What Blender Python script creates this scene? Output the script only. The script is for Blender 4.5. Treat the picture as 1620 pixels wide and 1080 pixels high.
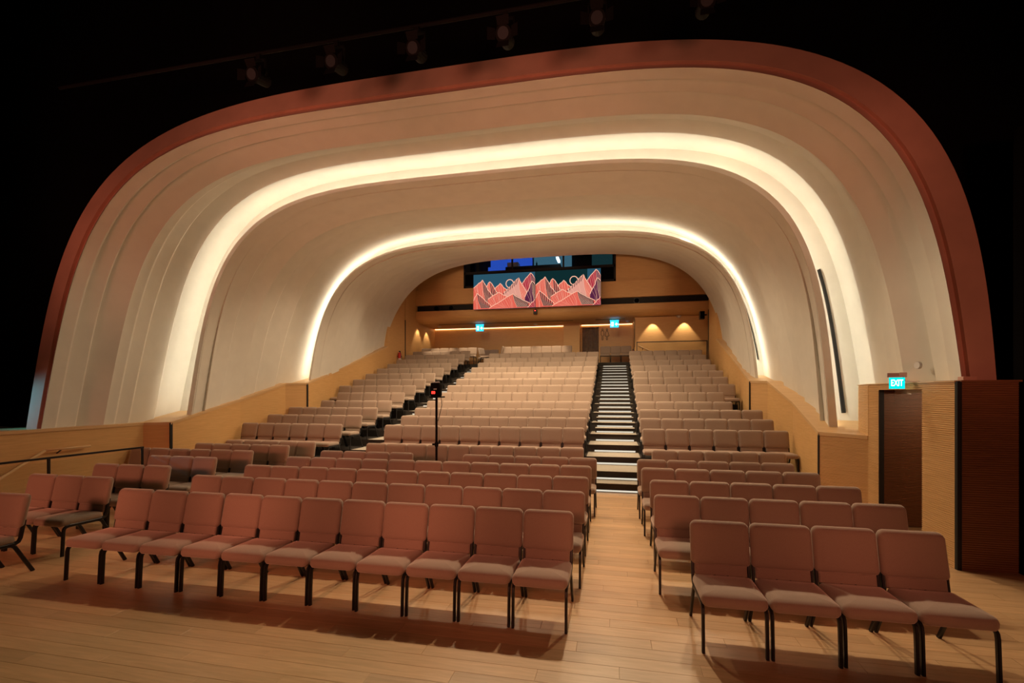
import bpy, math, random
from mathutils import Vector, Matrix
random.seed(7)
R = math.radians
for o in list(bpy.data.objects): bpy.data.objects.remove(o)
SC = bpy.context.scene
COL = SC.collection

# ------------------------------------------------------------------ camera
YAW = math.atan(162 / 753.)
cam_d = bpy.data.cameras.new('camera'); cam_d.sensor_width = 36; cam_d.lens = 753 / 1620 * 36
cam_d.shift_y = 82 / 1620; cam_d.clip_start = .05; cam_d.clip_end = 200
cam = bpy.data.objects.new('camera', cam_d); COL.objects.link(cam)
cam.location = (0, 0, 2.02); cam.rotation_euler = (R(90), 0, YAW)
SC.camera = cam

# ------------------------------------------------------------------ world, lamps, exposure
W = bpy.data.worlds.new('world'); SC.world = W; W.use_nodes = True
W.node_tree.nodes['Background'].inputs[0].default_value = (.9, .55, .35, 1)
W.node_tree.nodes['Background'].inputs[1].default_value = .004
SC.view_settings.view_transform = 'Standard'; SC.view_settings.look = 'None'
SC.view_settings.gamma = 1; SC.view_settings.exposure = 0
SC.view_settings.use_curve_mapping = False
SC.cycles.use_denoising = True
SC.cycles.sample_clamp_indirect = 6
SC.cycles.max_bounces = 8; SC.cycles.diffuse_bounces = 5

def spot(name, loc, target, power, color, angle=60, blend=.6, radius=.15):
    l = bpy.data.lights.new(name, 'SPOT'); l.energy = power; l.color = color
    l.spot_size = R(angle); l.spot_blend = blend; l.shadow_soft_size = radius
    o = bpy.data.objects.new(name, l); COL.objects.link(o); o.location = loc
    o.rotation_euler = (Vector(target) - Vector(loc)).to_track_quat('-Z', 'Y').to_euler()
    return o
STAGE_RED = (1, .30, .17)
# unseen red fill spots added behind the camera for chair fronts and arch
for sx_, pw in ((-9.0, 330), (-7.0, 400), (-5.0, 430), (-3.0, 430), (-1.0, 380), (1.0, 260), (3.0, 170)):
    spot('stage_fill_spot', (sx_, -1.5, 2.6), (sx_, 5.5, .95), pw * 1.22, STAGE_RED, 31, .35, .4)
for sx_ in (-8.0, -3.6, .9):
    spot('stage_fill_spot', (sx_, -1.5, 2.6), (sx_, 6.5, 6.2), 720 if sx_ < 0 else 600, STAGE_RED, 50, .6, .6)
spot('stage_fill_spot', (3.6, -1.5, 2.6), (4.3, 6.6, 3.9), 430, STAGE_RED, 34, .7, .4)
spot('stage_fill_spot', (-9.0, -1.5, 2.6), (-10.0, 6.6, 4.4), 240, STAGE_RED, 30, .8, .4)
spot('stage_fill_spot', (-11.5, 5.9, 2.0), (-10.35, 6.55, 1.75), 70, (.10, .75, 1), 55, .9, .1)  # unseen teal spot added to tint the lower left arch face
# unseen warm house spots added near the coves as fill: one line aimed back at the raked rows, one forward at the floor rows
HOUSE = (1, .75, .48)
for hx in (-8.2, -5.6, -3.0, -.4, 2.0):
    spot('house_fill_spot', (hx, 10.9, 6.7), (hx, 18.0, 1.6), 850, HOUSE, 80, .9, .12)
    spot('house_fill_spot', (hx, 10.7, 6.7), (hx, 12.6, 0.6), 620, HOUSE, 80, .9, .12)
    spot('house_fill_spot', (hx, 14.0, 6.55), (hx, 10.6, 0.4), 420, HOUSE, 75, .9, .12)
    spot('house_fill_spot', (hx, 10.3, 6.72), (hx, 5.0, 0.0), {-8.2: 60, -5.6: 160, -3.0: 560, -.4: 1020, 2.0: 1180}[hx], HOUSE, 64, .9, .12)
for hx in (-8.0, -4.6, -1.4, 2.0):
    spot('house_fill_spot', (hx, 14.6, 6.7), (hx, 18.5, 2.6), 300, HOUSE, 85, .9, .12)
    spot('house_fill_spot', (hx, 17.2, 6.9), (hx, 15.6, 1.4), 750, HOUSE, 95, .9, .10)
# cross lamps washing the side walls and the plaster above them
for y in (10.4, 14.4, 17.8):  # rearmost set added to brighten the rear vault sides
    for sx in (-1, 1):
        for dy in (-3.0, 2.5): spot('cross_spot', (-3 - sx * 1.5, y, 6.7), (-3 + sx * 6.9, y + dy, .3 + .12 * (y - 8)), 400, HOUSE, 52, .8, .15)
for hx in (-7.0, -3.0, 1.0): spot('house_fill_spot', (hx, 14.2, 6.2), (hx, 23.0, 7.3), 300, HOUSE, 26, .9, .1)  # unseen spots added to brighten the rear bulkhead
spot('cross_spot', (-1.5, 10.3, 6.7), (3.84, 7.2, 1.0), 420, HOUSE, 42, .8, .15)  # extra spot added to brighten the wall by the right doorway
spot('stage_fill_spot', (-3.0, -1.5, 2.6), (-3.0, 8.0, 8.0), 260, (1, .55, .32), 70, .8, .8)  # unseen warm spot added to brighten the front vault top

# ------------------------------------------------------------------ materials
def new_mat(name):
    m = bpy.data.materials.new(name); m.use_nodes = True
    nt = m.node_tree; return m, nt, nt.nodes['Principled BSDF']
def plain(name, col, rough=.6, metal=0, noise=0, nscale=40, bump=0, spec=.5):
    m, nt, b = new_mat(name)
    b.inputs['Base Color'].default_value = (*col, 1); b.inputs['Roughness'].default_value = rough
    b.inputs['Metallic'].default_value = metal; b.inputs['Specular IOR Level'].default_value = spec
    if noise or bump:
        tc = nt.nodes.new('ShaderNodeTexCoord'); n = nt.nodes.new('ShaderNodeTexNoise')
        n.inputs['Scale'].default_value = nscale; n.inputs['Detail'].default_value = 5
        nt.links.new(tc.outputs['Object'], n.inputs['Vector'])
        if noise:
            r = nt.nodes.new('ShaderNodeValToRGB')
            r.color_ramp.elements[0].position = .3; r.color_ramp.elements[1].position = .7
            r.color_ramp.elements[0].color = (*[c * (1 - noise) for c in col], 1)
            r.color_ramp.elements[1].color = (*[min(1, c * (1 + noise)) for c in col], 1)
            nt.links.new(n.outputs['Fac'], r.inputs['Fac']); nt.links.new(r.outputs['Color'], b.inputs['Base Color'])
        if bump:
            bp = nt.nodes.new('ShaderNodeBump'); bp.inputs['Strength'].default_value = bump; bp.inputs['Distance'].default_value = .01
            nt.links.new(n.outputs['Fac'], bp.inputs['Height']); nt.links.new(bp.outputs['Normal'], b.inputs['Normal'])
    return m
def emit(name, col, st):
    m = bpy.data.materials.new(name); m.use_nodes = True; nt = m.node_tree
    nt.nodes.remove(nt.nodes['Principled BSDF']); e = nt.nodes.new('ShaderNodeEmission')
    e.inputs[0].default_value = (*col, 1); e.inputs[1].default_value = st
    nt.links.new(e.outputs[0], nt.nodes['Material Output'].inputs[0]); return m
def wood(name, c1, c2, rough=.4, scale=(1.2, 1.2, 26), rand=0, lines=0):
    """grain stretched along the fibre; rand = tint change from piece to piece; lines = fine horizontal milling"""
    m, nt, b = new_mat(name); L = nt.links
    tc = nt.nodes.new('ShaderNodeTexCoord'); mp = nt.nodes.new('ShaderNodeMapping'); mp.inputs['Scale'].default_value = scale
    L.new(tc.outputs['Object'], mp.inputs['Vector'])
    oi = nt.nodes.new('ShaderNodeObjectInfo')
    if rand:
        mu = nt.nodes.new('ShaderNodeMath'); mu.operation = 'MULTIPLY'; mu.inputs[1].default_value = 90
        L.new(oi.outputs['Random'], mu.inputs[0]); L.new(mu.outputs[0], mp.inputs['Location'])
    n = nt.nodes.new('ShaderNodeTexNoise'); n.inputs['Scale'].default_value = 2.2; n.inputs['Detail'].default_value = 6; n.inputs['Distortion'].default_value = .6
    L.new(mp.outputs[0], n.inputs['Vector'])
    r = nt.nodes.new('ShaderNodeValToRGB'); r.color_ramp.elements[0].position = .3; r.color_ramp.elements[1].position = .72
    r.color_ramp.elements[0].color = (*c1, 1); r.color_ramp.elements[1].color = (*c2, 1)
    L.new(n.outputs['Fac'], r.inputs['Fac']); out = r.outputs['Color']
    if rand:
        hs = nt.nodes.new('ShaderNodeHueSaturation'); mr = nt.nodes.new('ShaderNodeMapRange')
        mr.inputs['To Min'].default_value = 1 - rand; mr.inputs['To Max'].default_value = 1 + rand
        L.new(oi.outputs['Random'], mr.inputs['Value']); L.new(mr.outputs[0], hs.inputs['Value']); L.new(out, hs.inputs['Color']); out = hs.outputs['Color']
    L.new(out, b.inputs['Base Color']); b.inputs['Roughness'].default_value = rough
    if lines:
        sx = nt.nodes.new('ShaderNodeSeparateXYZ'); L.new(tc.outputs['Object'], sx.inputs[0])
        mm = nt.nodes.new('ShaderNodeMath'); mm.operation = 'MULTIPLY'; mm.inputs[1].default_value = 2 * math.pi / lines
        si = nt.nodes.new('ShaderNodeMath'); si.operation = 'SINE'; L.new(sx.outputs['Z'], mm.inputs[0]); L.new(mm.outputs[0], si.inputs[0])
        bp = nt.nodes.new('ShaderNodeBump'); bp.inputs['Strength'].default_value = .16; bp.inputs['Distance'].default_value = .004
        L.new(si.outputs[0], bp.inputs['Height']); L.new(bp.outputs['Normal'], b.inputs['Normal'])
    return m
M = dict(
    plaster=plain('cream_plaster', (.76, .735, .665), .75, 0, .03, 3.0, .05),
    fascia=plain('terracotta_plaster', (.64, .39, .31), .8, 0, .08, 2.0, .1),
    wood=wood('beech_panel', (.68, .395, .15), (.78, .475, .195), .55),
    woodl=wood('beech_milled', (.68, .395, .15), (.78, .475, .195), .5, lines=.025),
    slat=wood('beech_slat', (.66, .40, .17), (.76, .48, .22), .5),
    darkslat=wood('red_brown_slat', (.20, .085, .035), (.26, .11, .05), .5),
    ledge=wood('ledge_beech', (.66, .42, .20), (.74, .49, .25), .4),
    plank=wood('oak_plank', (.59, .365, .18), (.73, .465, .245), .34, (1.3, 14, 14), .12),
    sub=plain('floor_joint', (.22, .12, .055), .8),
    fabric=plain('taupe_weave', (.355, .27, .21), .92, 0, .10, 260, .12, .2),
    metal=plain('black_metal', (.014, .013, .013), .38, .2),
    rig=plain('rig_black', (.006, .005, .005), .8, spec=.15),
    black=plain('black_paint', (.0016, .0016, .0016), .95, spec=.1),
    seam=plain('black_seam', (.006, .006, .006), .7),
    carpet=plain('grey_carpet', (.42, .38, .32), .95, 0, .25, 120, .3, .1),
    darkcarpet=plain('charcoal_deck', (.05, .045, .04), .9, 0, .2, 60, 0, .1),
    led=emit('cove_led', (1, .88, .68), 16),
    steplight=emit('step_led', (1, .90, .72), .8),
    niche=emit('niche_led', (1, .56, .24), 7),
    glass=None, red=plain('red_enamel', (.55, .02, .02), .35), white=plain('white_plastic', (.75, .74, .72), .45),
    grey=plain('grey_metal', (.35, .34, .33), .4, .5), curtain=plain('brown_curtain', (.20, .14, .10), .9, 0, .2, 8),
    redled=emit('red_digits', (1, .03, .02), 6), greenled=emit('green_led', (.1, 1, .2), 3),
    cyan=emit('sign_cyan', (.0, .62, .62), 1.5), signwhite=emit('sign_white', (.9, 1, 1), 2.0),
    blue=emit('sign_blue', (.02, .45, 1), 2.4),
    roomblue=emit('control_room_blue_glow', (.02, .07, .45), 1.0), roomcyan=emit('control_room_teal_glow', (.08, .22, .32), .5),  # booth's blue light put into the glow of panels and bench front
    roomteal=emit('control_room_dim_glow', (.02, .07, .08), .35),
    tube=emit('tube_lamp', (.7, .9, 1), 2.2), darkroom=plain('control_room_dark', (.03, .035, .045), .8),
    lens=plain('lens_glass', (.05, .05, .06), .1),
)
fb = M['fabric'].node_tree.nodes['Principled BSDF']; fb.inputs['Sheen Weight'].default_value = .65; fb.inputs['Sheen Roughness'].default_value = .45; fb.inputs['Sheen Tint'].default_value = (1, .85, .75, 1)
g, nt, b = new_mat('clear_glass'); b.inputs['Transmission Weight'].default_value = 1; b.inputs['Roughness'].default_value = .02
b.inputs['Base Color'].default_value = (.93, .95, .95, 1); b.inputs['IOR'].default_value = 1.08; M['glass'] = g

# ------------------------------------------------------------------ mesh helpers
def mesh(name, v, f, smooth=False):
    me = bpy.data.meshes.new(name); me.from_pydata([tuple(p) for p in v], [], f); me.validate()
    if smooth: me.polygons.foreach_set('use_smooth', [True] * len(me.polygons))
    me.update(); return me
def obj(name, me, mat=None, parent=None, loc=(0, 0, 0), rz=0, kind=None):
    if mat and not me.materials: me.materials.append(M[mat] if isinstance(mat, str) else mat)
    o = bpy.data.objects.new(name, me); COL.objects.link(o); o.location = loc; o.rotation_euler = (0, 0, rz)
    if parent: o.parent = parent
    if kind: o['kind'] = kind
    return o
def tag(o, label, cat, group=None):
    o['label'] = label; o['category'] = cat
    if group: o['group'] = group
    return o
def empty(name, loc=(0, 0, 0), rz=0, kind=None):
    o = bpy.data.objects.new(name, None); COL.objects.link(o); o.location = loc; o.rotation_euler = (0, 0, rz)
    o.empty_display_size = .1
    if kind: o['kind'] = kind
    return o
class MB:
    def __init__(s): s.v = []; s.f = []
    def box(s, a, b):
        i = len(s.v); x0, y0, z0 = a; x1, y1, z1 = b
        s.v += [(x0, y0, z0), (x1, y0, z0), (x1, y1, z0), (x0, y1, z0), (x0, y0, z1), (x1, y0, z1), (x1, y1, z1), (x0, y1, z1)]
        s.f += [(i, i + 3, i + 2, i + 1), (i + 4, i + 5, i + 6, i + 7), (i, i + 1, i + 5, i + 4), (i + 1, i + 2, i + 6, i + 5), (i + 2, i + 3, i + 7, i + 6), (i + 3, i, i + 4, i + 7)]
        return s
    def quad(s, *p):
        i = len(s.v); s.v += [tuple(q) for q in p]; s.f.append(tuple(range(i, i + len(p)))); return s
    def strip(s, A, B, flip=False):
        i = len(s.v); n = len(A); s.v += [tuple(p) for p in A] + [tuple(p) for p in B]
        for k in range(n - 1):
            q = (i + k, i + k + 1, i + n + k + 1, i + n + k); s.f.append(q[::-1] if flip else q)
        return s
    def cyl(s, p, q, r, n=12, r2=None):
        p = Vector(p); q = Vector(q); r2 = r if r2 is None else r2
        d = (q - p).normalized(); u = d.orthogonal().normalized(); w = d.cross(u); i = len(s.v)
        for c, rr in ((p, r), (q, r2)):
            for k in range(n):
                a = 2 * math.pi * k / n; s.v.append(tuple(c + u * (rr * math.cos(a)) + w * (rr * math.sin(a))))
        for k in range(n):
            k2 = (k + 1) % n; s.f.append((i + k, i + k2, i + n + k2, i + n + k))
        s.f.append(tuple(range(i + n - 1, i - 1, -1))); s.f.append(tuple(range(i + n, i + 2 * n))); return s
    def add(s, me, mat):
        i = len(s.v); s.v += [tuple(mat @ v.co) for v in me.vertices]
        s.f += [tuple(i + k for k in p.vertices) for p in me.polygons]; return s
    def mesh(s, name, smooth=False): return mesh(name, s.v, s.f, smooth)
def box(name, a, b, mat, parent=None, bevel=0, **k):
    """box meant by its two corners; bevel chamfers every edge"""
    if not bevel: return obj(name, MB().box(a, b).mesh(name), mat, parent, **k)
    import bmesh
    bm = bmesh.new(); me = MB().box(a, b).mesh(name); bm.from_mesh(me)
    bmesh.ops.bevel(bm, geom=list(bm.edges), offset=bevel, segments=2, affect='EDGES', profile=.6)
    bm.to_mesh(me); bm.free(); return obj(name, me, mat, parent, **k)

# ------------------------------------------------------------------ arch curves of the plaster shell
XC = -3.0
E = {0: (6.665, .168, 7.339, 6.509, 3.727, -.053), 2: (6.681, .141, 7.094, 5.936, 4.229, .017), 3: (6.969, .137, 7.181, 5.947, 4.244, .034),
     4: (7.351, .115, 7.289, 5.941, 4.242, .06), 5: (7.788, .137, 7.178, 5.934, 4.353, .051), 7: (8.404, .171, 7.248, 6.291, 4.287, .035),
     8: (9.053, .148, 7.366, 6.299, 4.368, .055), 10: (9.377, .164, 6.666, 5.875, 4.266, .004), 13: (11.13, .129, 7.093, 5.96, 4.058, .071),
     15: (12.442, .16, 7.079, 6.168, 4.012, .075), 16: (13.705, .161, 6.713, 5.829, 4.235, .022), 17: (19.022, .301, 7.196, 7.077, 3.778, .0)}
def lerp(a, b, t): return tuple(x + (y - x) * t for x, y in zip(a, b))
E[1] = lerp(E[0], E[2], .80); E[6] = lerp(E[5], E[7], .45)
E[11] = lerp(E[10], E[13], .30); E[12] = lerp(E[10], E[13], .58); E[14] = lerp(E[13], E[15], .42)
# plan of the wood side walls: (x, y, top)
WR = [(3.84, 8.35, 1.355), (3.40, 9.0, 1.355), (3.66, 11.0, 1.83), (3.72, 12.9, 2.32), (3.45, 13.4, 2.34), (3.74, 15.6, 2.78), (3.86, 19.6, 4.12)]
WL = [(-10.04, 8.45, 1.37), (-9.55, 8.66, 1.38), (-9.85, 11.0, 1.85), (-9.82, 12.75, 2.32), (-9.46, 13.3, 2.34), (-9.83, 15.3, 2.78), (-9.90, 19.6, 4.12)]
def interp(tab, y, c):
    if y <= tab[0][1]: return tab[0][c]
    for a, b in zip(tab, tab[1:]):
        if y <= b[1]: return a[c] + (b[c] - a[c]) * (y - a[1]) / (b[1] - a[1])
    return tab[-1][c]
ZB = 1.0; NA = 121
def arch(p, dr=0, dy=0):
    Y0, k, Wd, H, n, sl = p; Wd += dr; H += dr; Y0 += dy; pts = []
    for i in range(601):
        th = math.pi * i / 600; cx, sx = math.cos(th), math.sin(th)
        r = (abs(cx) ** n + abs(sx) ** n) ** (-1 / n); x, z = r * cx, r * sx
        Z = ZB + H * z; pts.append(Vector((XC + Wd * x * (1 - sl * z), Y0 + k * (Z - 2), Z)))
    def cut(tab, p): return interp(tab, p.y, 2) - .05
    a = 0
    while pts[a].z < (cut(WR, pts[a]) if pts[a].y > 8.3 else 2.0): a += 1
    b = 600
    while pts[b].z < cut(WL, pts[b]): b -= 1
    pts = pts[a:b + 1]
    d = [0]
    for p0, p1 in zip(pts, pts[1:]): d.append(d[-1] + (p1 - p0).length)
    out = []; j = 0
    for i in range(NA):
        t = d[-1] * i / (NA - 1)
        while j < len(d) - 2 and d[j + 1] < t: j += 1
        f = (t - d[j]) / max(1e-9, d[j + 1] - d[j]); out.append(pts[j].lerp(pts[j + 1], f))
    return out
ceiling = empty('ceiling', kind='structure')
def band(a, b, lip=.022, bulge=.02, name='plaster_band', mat='plaster', m=5):
    # each band leans gently inward to a raised rear lip, then a short ramp drops to the next band
    A, B = E[a], E[b]; s = MB(); prev = arch(A); tl = 1 - min(.4, .06 / max(.1, B[0] - A[0]))
    for t in [tl * i / m for i in range(1, m + 1)] + [1]:
        cur = arch(lerp(A, B, t), -lip * (t / tl) ** 1.5 if t < 1 else 0); s.strip(prev, cur); prev = cur
    import bmesh
    me = s.mesh(name, True); bm = bmesh.new(); bm.from_mesh(me)
    bmesh.ops.remove_doubles(bm, verts=bm.verts, dist=.0004)
    for e in bm.edges:
        if len(e.link_faces) == 2 and e.calc_face_angle(0) > R(9): e.smooth = False
    bm.to_mesh(me); bm.free()
    return obj(name, me, mat, ceiling)
for a, b, l, bu in ((2, 3, .036, 0), (3, 4, .040, 0), (4, 5, .10, 0), (5, 6, .026, 0), (6, 7, .032, 0), (7, 8, .035, 0),
                    (10, 11, .004, 0), (11, 12, .036, 0), (12, 13, .10, 0), (13, 14, .034, 0), (14, 15, .035, 0)):
    band(a, b, l, bu)
E[100] = E[16]
fr = (0, .10, .20, .33, .48, .64, .82, 1)
for i in range(len(fr) - 1):
    E[50] = lerp(E[16], E[17], fr[i]); E[51] = lerp(E[16], E[17], fr[i + 1]); band(50, 51, .045, 0)
s = MB(); s.strip(arch(E[17]), arch(E[17], .9)); obj('plaster_band', s.mesh('plaster_band', True), 'plaster', ceiling)
# terracotta proscenium face
s = MB(); s.strip(arch(E[0], 0, .5), arch(E[0])); s.strip(arch(E[0]), arch(lerp(E[0], E[1], .04), -.005, -.03)); s.strip(arch(lerp(E[0], E[1], .04), -.005, -.03), arch(E[1], 0, -.03)); s.strip(arch(E[1], 0, -.03), arch(E[1], 0, .05))
prosc = obj('trim_1', s.mesh('proscenium_face', False), 'fascia', kind='structure')
s = MB(); s.strip(arch(E[1], .01, .04), arch(E[2], -.004, -.01)); s.strip(arch(E[2], -.004, -.01), arch(E[2], .03, .02)); obj('inner_reveal', s.mesh('inner_reveal', True), 'fascia', prosc)
# black stage-house wall around the opening
s = MB(); o2 = []
for p in arch(E[0], 0, .3):
    d = Vector((p.x - XC, 0, max(p.z - 1.0, .0))); o2.append(Vector((XC + d.x * 3.2, p.y, 1.0 + d.z * 3.0)))
s.strip(arch(E[0], 0, .3), o2, True); obj('wall_stage', s.mesh('wall_stage'), 'black', kind='structure')

# coves: recess, front lip of the next shell, hidden LED line
def cove(front, lip, t_lip, depth, label):
    F, L_ = E[front], E[lip]
    def at(t, dy): q = lerp(L_, F, t); return (L_[0] + dy, L_[1], *q[2:])      # nested curves in planes behind the lip
    s = MB(); s.strip(arch(F), arch(F, .06, .01)); prev = arch(F, .06, .01)
    e9 = at(1, depth)
    for i in range(1, 5):
        c = arch(lerp(F, e9, i / 4), .06); s.strip(prev, c); prev = c
    s.strip(prev, arch(at(.5, depth + .04))); s.strip(arch(at(.5, depth + .04)), arch(at(.0, depth)))
    obj('cove_recess', s.mesh('cove_recess', True), 'plaster', ceiling)
    s = MB(); s.strip(arch(L_), arch(at(t_lip, 0))); s.strip(arch(at(t_lip, 0)), arch(at(t_lip, .03))); s.strip(arch(at(t_lip, .03)), arch(at(t_lip - .2, .035)))
    obj('cove_lip', s.mesh('cove_lip', False), 'plaster', ceiling)
    s = MB(); s.strip(arch(at(t_lip - .12, .09)), arch(at(t_lip - .12, .14)))
    tag(obj('cove_light', s.mesh('cove_light'), 'led'), label, 'light', 'cove light lines')
cove(8, 10, .20, .36, 'glowing warm light line in the front ceiling cove nearest the stage')
cove(15, 16, .26, .40, 'glowing warm light line in the rear ceiling cove over the raked rows')

# ------------------------------------------------------------------ floor of planks
floor = obj('floor', MB().box((-8.62, -3, -.25), (5.6, 10.4, -.012)).mesh('floor'), 'sub', kind='structure')
obj('floor_corner', MB().box((-10.3, 7.32, -.25), (-8.62, 10.4, -.012)).mesh('floor_corner'), 'sub', floor)
PW, PL = .15, 1.5
cand = []
cy, sy = math.cos(YAW), math.sin(YAW)
iy = 0; y = -3.0
while y < 10.4:
    x0 = -8.62 if y < 7.3 else -10.05; x1 = 5.6 if y < 6.35 else 4.3
    x = x0 - ((iy * .61) % 1) * PL
    while x < x1:
        a, b = max(x, x0), min(x + PL, x1)
        if b - a > .05:
            cx, cyy = (a + b) / 2, y + PW / 2; D = -sy * cx + cy * cyy; U = cy * cx + sy * cyy
            vis = 0
            if D > 2.9 and abs(U / D) < 1.2 and (cyy < 4.9 or (-.9 < cx < 1.2) or cx > 2.8 or cx < -5.6): vis = (b - a) / D ** 3
            cand.append((vis, a, b, y))
        x += PL
    y += PW; iy += 1
cand.sort(key=lambda c: -c[0])
pm = {}; rest = MB()
for i, (vis, a, b, y) in enumerate(cand):
    if i < 300 and vis > 0:
        L = round(b - a, 2)
        if L not in pm:
            h = L / 2 - .0005; w = PW / 2 - .0004; e = .0014
            v = [(-h, -w, -.012), (h, -w, -.012), (h, w, -.012), (-h, w, -.012), (-h, -w, -e), (h, -w, -e), (h, w, -e), (-h, w, -e), (-h + e, -w + e, 0), (h - e, -w + e, 0), (h - e, w - e, 0), (-h + e, w - e, 0)]
            f = [(8, 9, 10, 11)] + [(k, (k + 1) % 4, 4 + (k + 1) % 4, 4 + k) for k in range(4)] + [(4 + k, 4 + (k + 1) % 4, 8 + (k + 1) % 4, 8 + k) for k in range(4)]
            pm[L] = mesh('plank', v, f); pm[L].materials.append(M['plank'])
        obj('plank', pm[L], None, floor, ((a + b) / 2, y + PW / 2, 0))
    else: rest.box((a + .001, y + .0008, -.012), (b - .001, y + PW - .0008, 0))
obj('planks_beyond', rest.mesh('planks_beyond'), 'plank', floor, kind='stuff')
# stairwell going down beside the left wall
sw = empty('floor_stairwell', (-9.33, 7.3, 0), kind='structure')
for k in range(9): box('step', (-.70, -.28 * (k + 1), -.17 * (k + 1) - .3), (.70, -.28 * k, -.17 * (k + 1)), 'plank', sw)
box('landing_edge', (-.70, 0, -.2), (.70, .02, -.012), 'plank', sw)

# ------------------------------------------------------------------ raked platform
TY = [10.99, 11.95, 12.83, 13.75, 14.67, 15.57, 16.50, 17.43, 18.37, 19.29, 20.22, 21.15, 22.06]
TZ = [.355, .54, .725, .915, 1.17, 1.42, 1.67, 1.925, 2.18, 2.43, 2.685, 2.965, 3.20]
PO = Vector((-3, 10.3, 0)); plat = None
def xl(y0, y1): return max(interp(WL, y0 + (y1 - y0) * t / 4, 0) for t in range(5)) + .02
def xr(y0, y1): return min(interp(WR, y0 + (y1 - y0) * t / 4, 0) for t in range(5)) - .02
AISLES = ((-6.74, -5.70), (-.64, .58)); HALF = ((-6.68, -5.72), (-.53, .55))
def wbox(name, a, b, mat, parent=None):
    if parent is None: parent = plat
    return box(name, Vector(a) - PO, Vector(b) - PO, mat, parent)
zp = 0
for i, (ty, tz) in enumerate(zip(TY, TZ)):
    plat = empty('floor_tier', PO, kind='structure')
    y0 = ty - .62; y1 = TY[i + 1] - .62 if i + 1 < len(TY) else 22.40
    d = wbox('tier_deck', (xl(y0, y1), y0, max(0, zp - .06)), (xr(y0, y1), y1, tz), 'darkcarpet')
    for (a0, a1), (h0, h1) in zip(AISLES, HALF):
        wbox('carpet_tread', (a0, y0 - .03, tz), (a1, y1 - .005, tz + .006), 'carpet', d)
        rise = tz - zp
        if i == 0 or rise > .2:
            zs = zp + rise / 2
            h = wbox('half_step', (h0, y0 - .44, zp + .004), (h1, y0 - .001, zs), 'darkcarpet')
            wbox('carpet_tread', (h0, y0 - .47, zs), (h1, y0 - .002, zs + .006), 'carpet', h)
            wbox('light_strip', (h0 + .04, y0 - .446, zp + .012), (h1 - .04, y0 - .44, zp + .045), 'steplight', h)
            wbox('light_strip', (h0 + .04, y0 - .006, zs + .012), (h1 - .04, y0, zs + .045), 'steplight', d)
        else:
            wbox('light_strip', (h0 + .04, y0 - .006, zp + .012), (h1 - .04, y0, zp + .05), 'steplight', d)
    zp = tz
plat = empty('floor_gallery', PO, kind='structure')
d = wbox('tier_deck', (-9.9, 22.40, 3.1), (.93, 25.4, 3.44), 'darkcarpet')
for (a0, a1), (h0, h1) in zip(AISLES, HALF):
    wbox('carpet_tread', (a0, 22.37, 3.44), (a1, 23.0, 3.446), 'carpet', d)
    h = wbox('half_step', (h0, 21.95, 3.21), (h1, 22.399, 3.32), 'darkcarpet')
    wbox('light_strip', (h0 + .04, 21.944, 3.215), (h1 - .04, 21.95, 3.26), 'steplight', h)
wbox('tier_deck', (.94, 22.40, 2.3), (3.9, 23.2, 2.7), 'darkcarpet')

# ------------------------------------------------------------------ wood walls
def panel(name, a, b, mat, parent, z0=0, th=.05, side=1):
    """upright wood panel from plan point a to b with a sloping top; side=+1 wall on the right"""
    p, q = Vector((a[0], a[1], 0)), Vector((b[0], b[1], 0)); d = (q - p).normalized(); n = Vector((d.y, -d.x, 0)) * side * th
    v = [(*p.xy, z0), (*q.xy, z0), (*q.xy, b[2]), (*p.xy, a[2]), (*(p + n).xy, z0), (*(q + n).xy, z0), (*(q + n).xy, b[2]), (*(p + n).xy, a[2])]
    return obj(name, mesh(name, v, [(0, 1, 2, 3), (7, 6, 5, 4), (0, 4, 5, 1), (3, 2, 6, 7), (0, 3, 7, 4), (1, 5, 6, 2)]), mat, parent)
def ledge(a, b, parent, side, w=.9):
    v = []
    for p in (a, b):
        for dx, dz in ((-.018 * side, -.045), (-.018 * side, .012), (w * side, .012), (w * side, -.045)): v.append((p[0] + dx, p[1], p[2] + dz))
    return obj('wood_ledge', mesh('wood_ledge', v, [(0, 4, 5, 1), (1, 5, 6, 2), (2, 6, 7, 3), (3, 7, 4, 0), (0, 1, 2, 3), (7, 6, 5, 4)]), 'ledge', parent)
def slats(a, b, z0, z1, mat, parent, side=1, pitch=.025):
    p, q = Vector((*a[:2], 0)), Vector((*b[:2], 0)); d = (q - p).normalized(); n = Vector((-d.y, d.x, 0)) * side
    s = MB(); z = z0
    while z + pitch <= z1 + 1e-4:
        zz = (z, z + .004, z + .0175, z + .0215); off = (0, .009, .009, 0)
        A = [p + n * o + Vector((0, 0, h)) for o, h in zip(off, zz)]; B = [q + n * o + Vector((0, 0, h)) for o, h in zip(off, zz)]
        for k in range(3): s.quad(A[k], B[k], B[k + 1], A[k + 1])
        s.quad(*A[::-1]); s.quad(*B); z += pitch
    return obj('slats', s.mesh('slats'), mat, parent, kind='stuff')
wr = empty('wall_right', (0, 0, 0), kind='structure')
X1 = 3.84
for y0, y1, z0, z1 in ((6.42, 7.03, 0, 2.15), (7.03, 8.05, 2.07, 2.15), (8.05, 8.35, 0, 2.15)):
    panel('wood_panel', (X1, y0, z1), (X1, y1, z1), 'slat', wr, z0)
    slats((X1, y0), (X1, y1), z0, z1, 'slat', wr)
box('top_cap', (X1 - .02, 6.42, 2.15), (X1 + .9, 8.37, 2.165), 'ledge', wr)
panel('wood_panel', (3.84, 8.35, 2.15), (4.06, 9.15, 2.15), 'slat', wr, 1.3); slats((3.84, 8.35), (4.06, 9.15), 1.36, 2.15, 'slat', wr)
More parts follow.
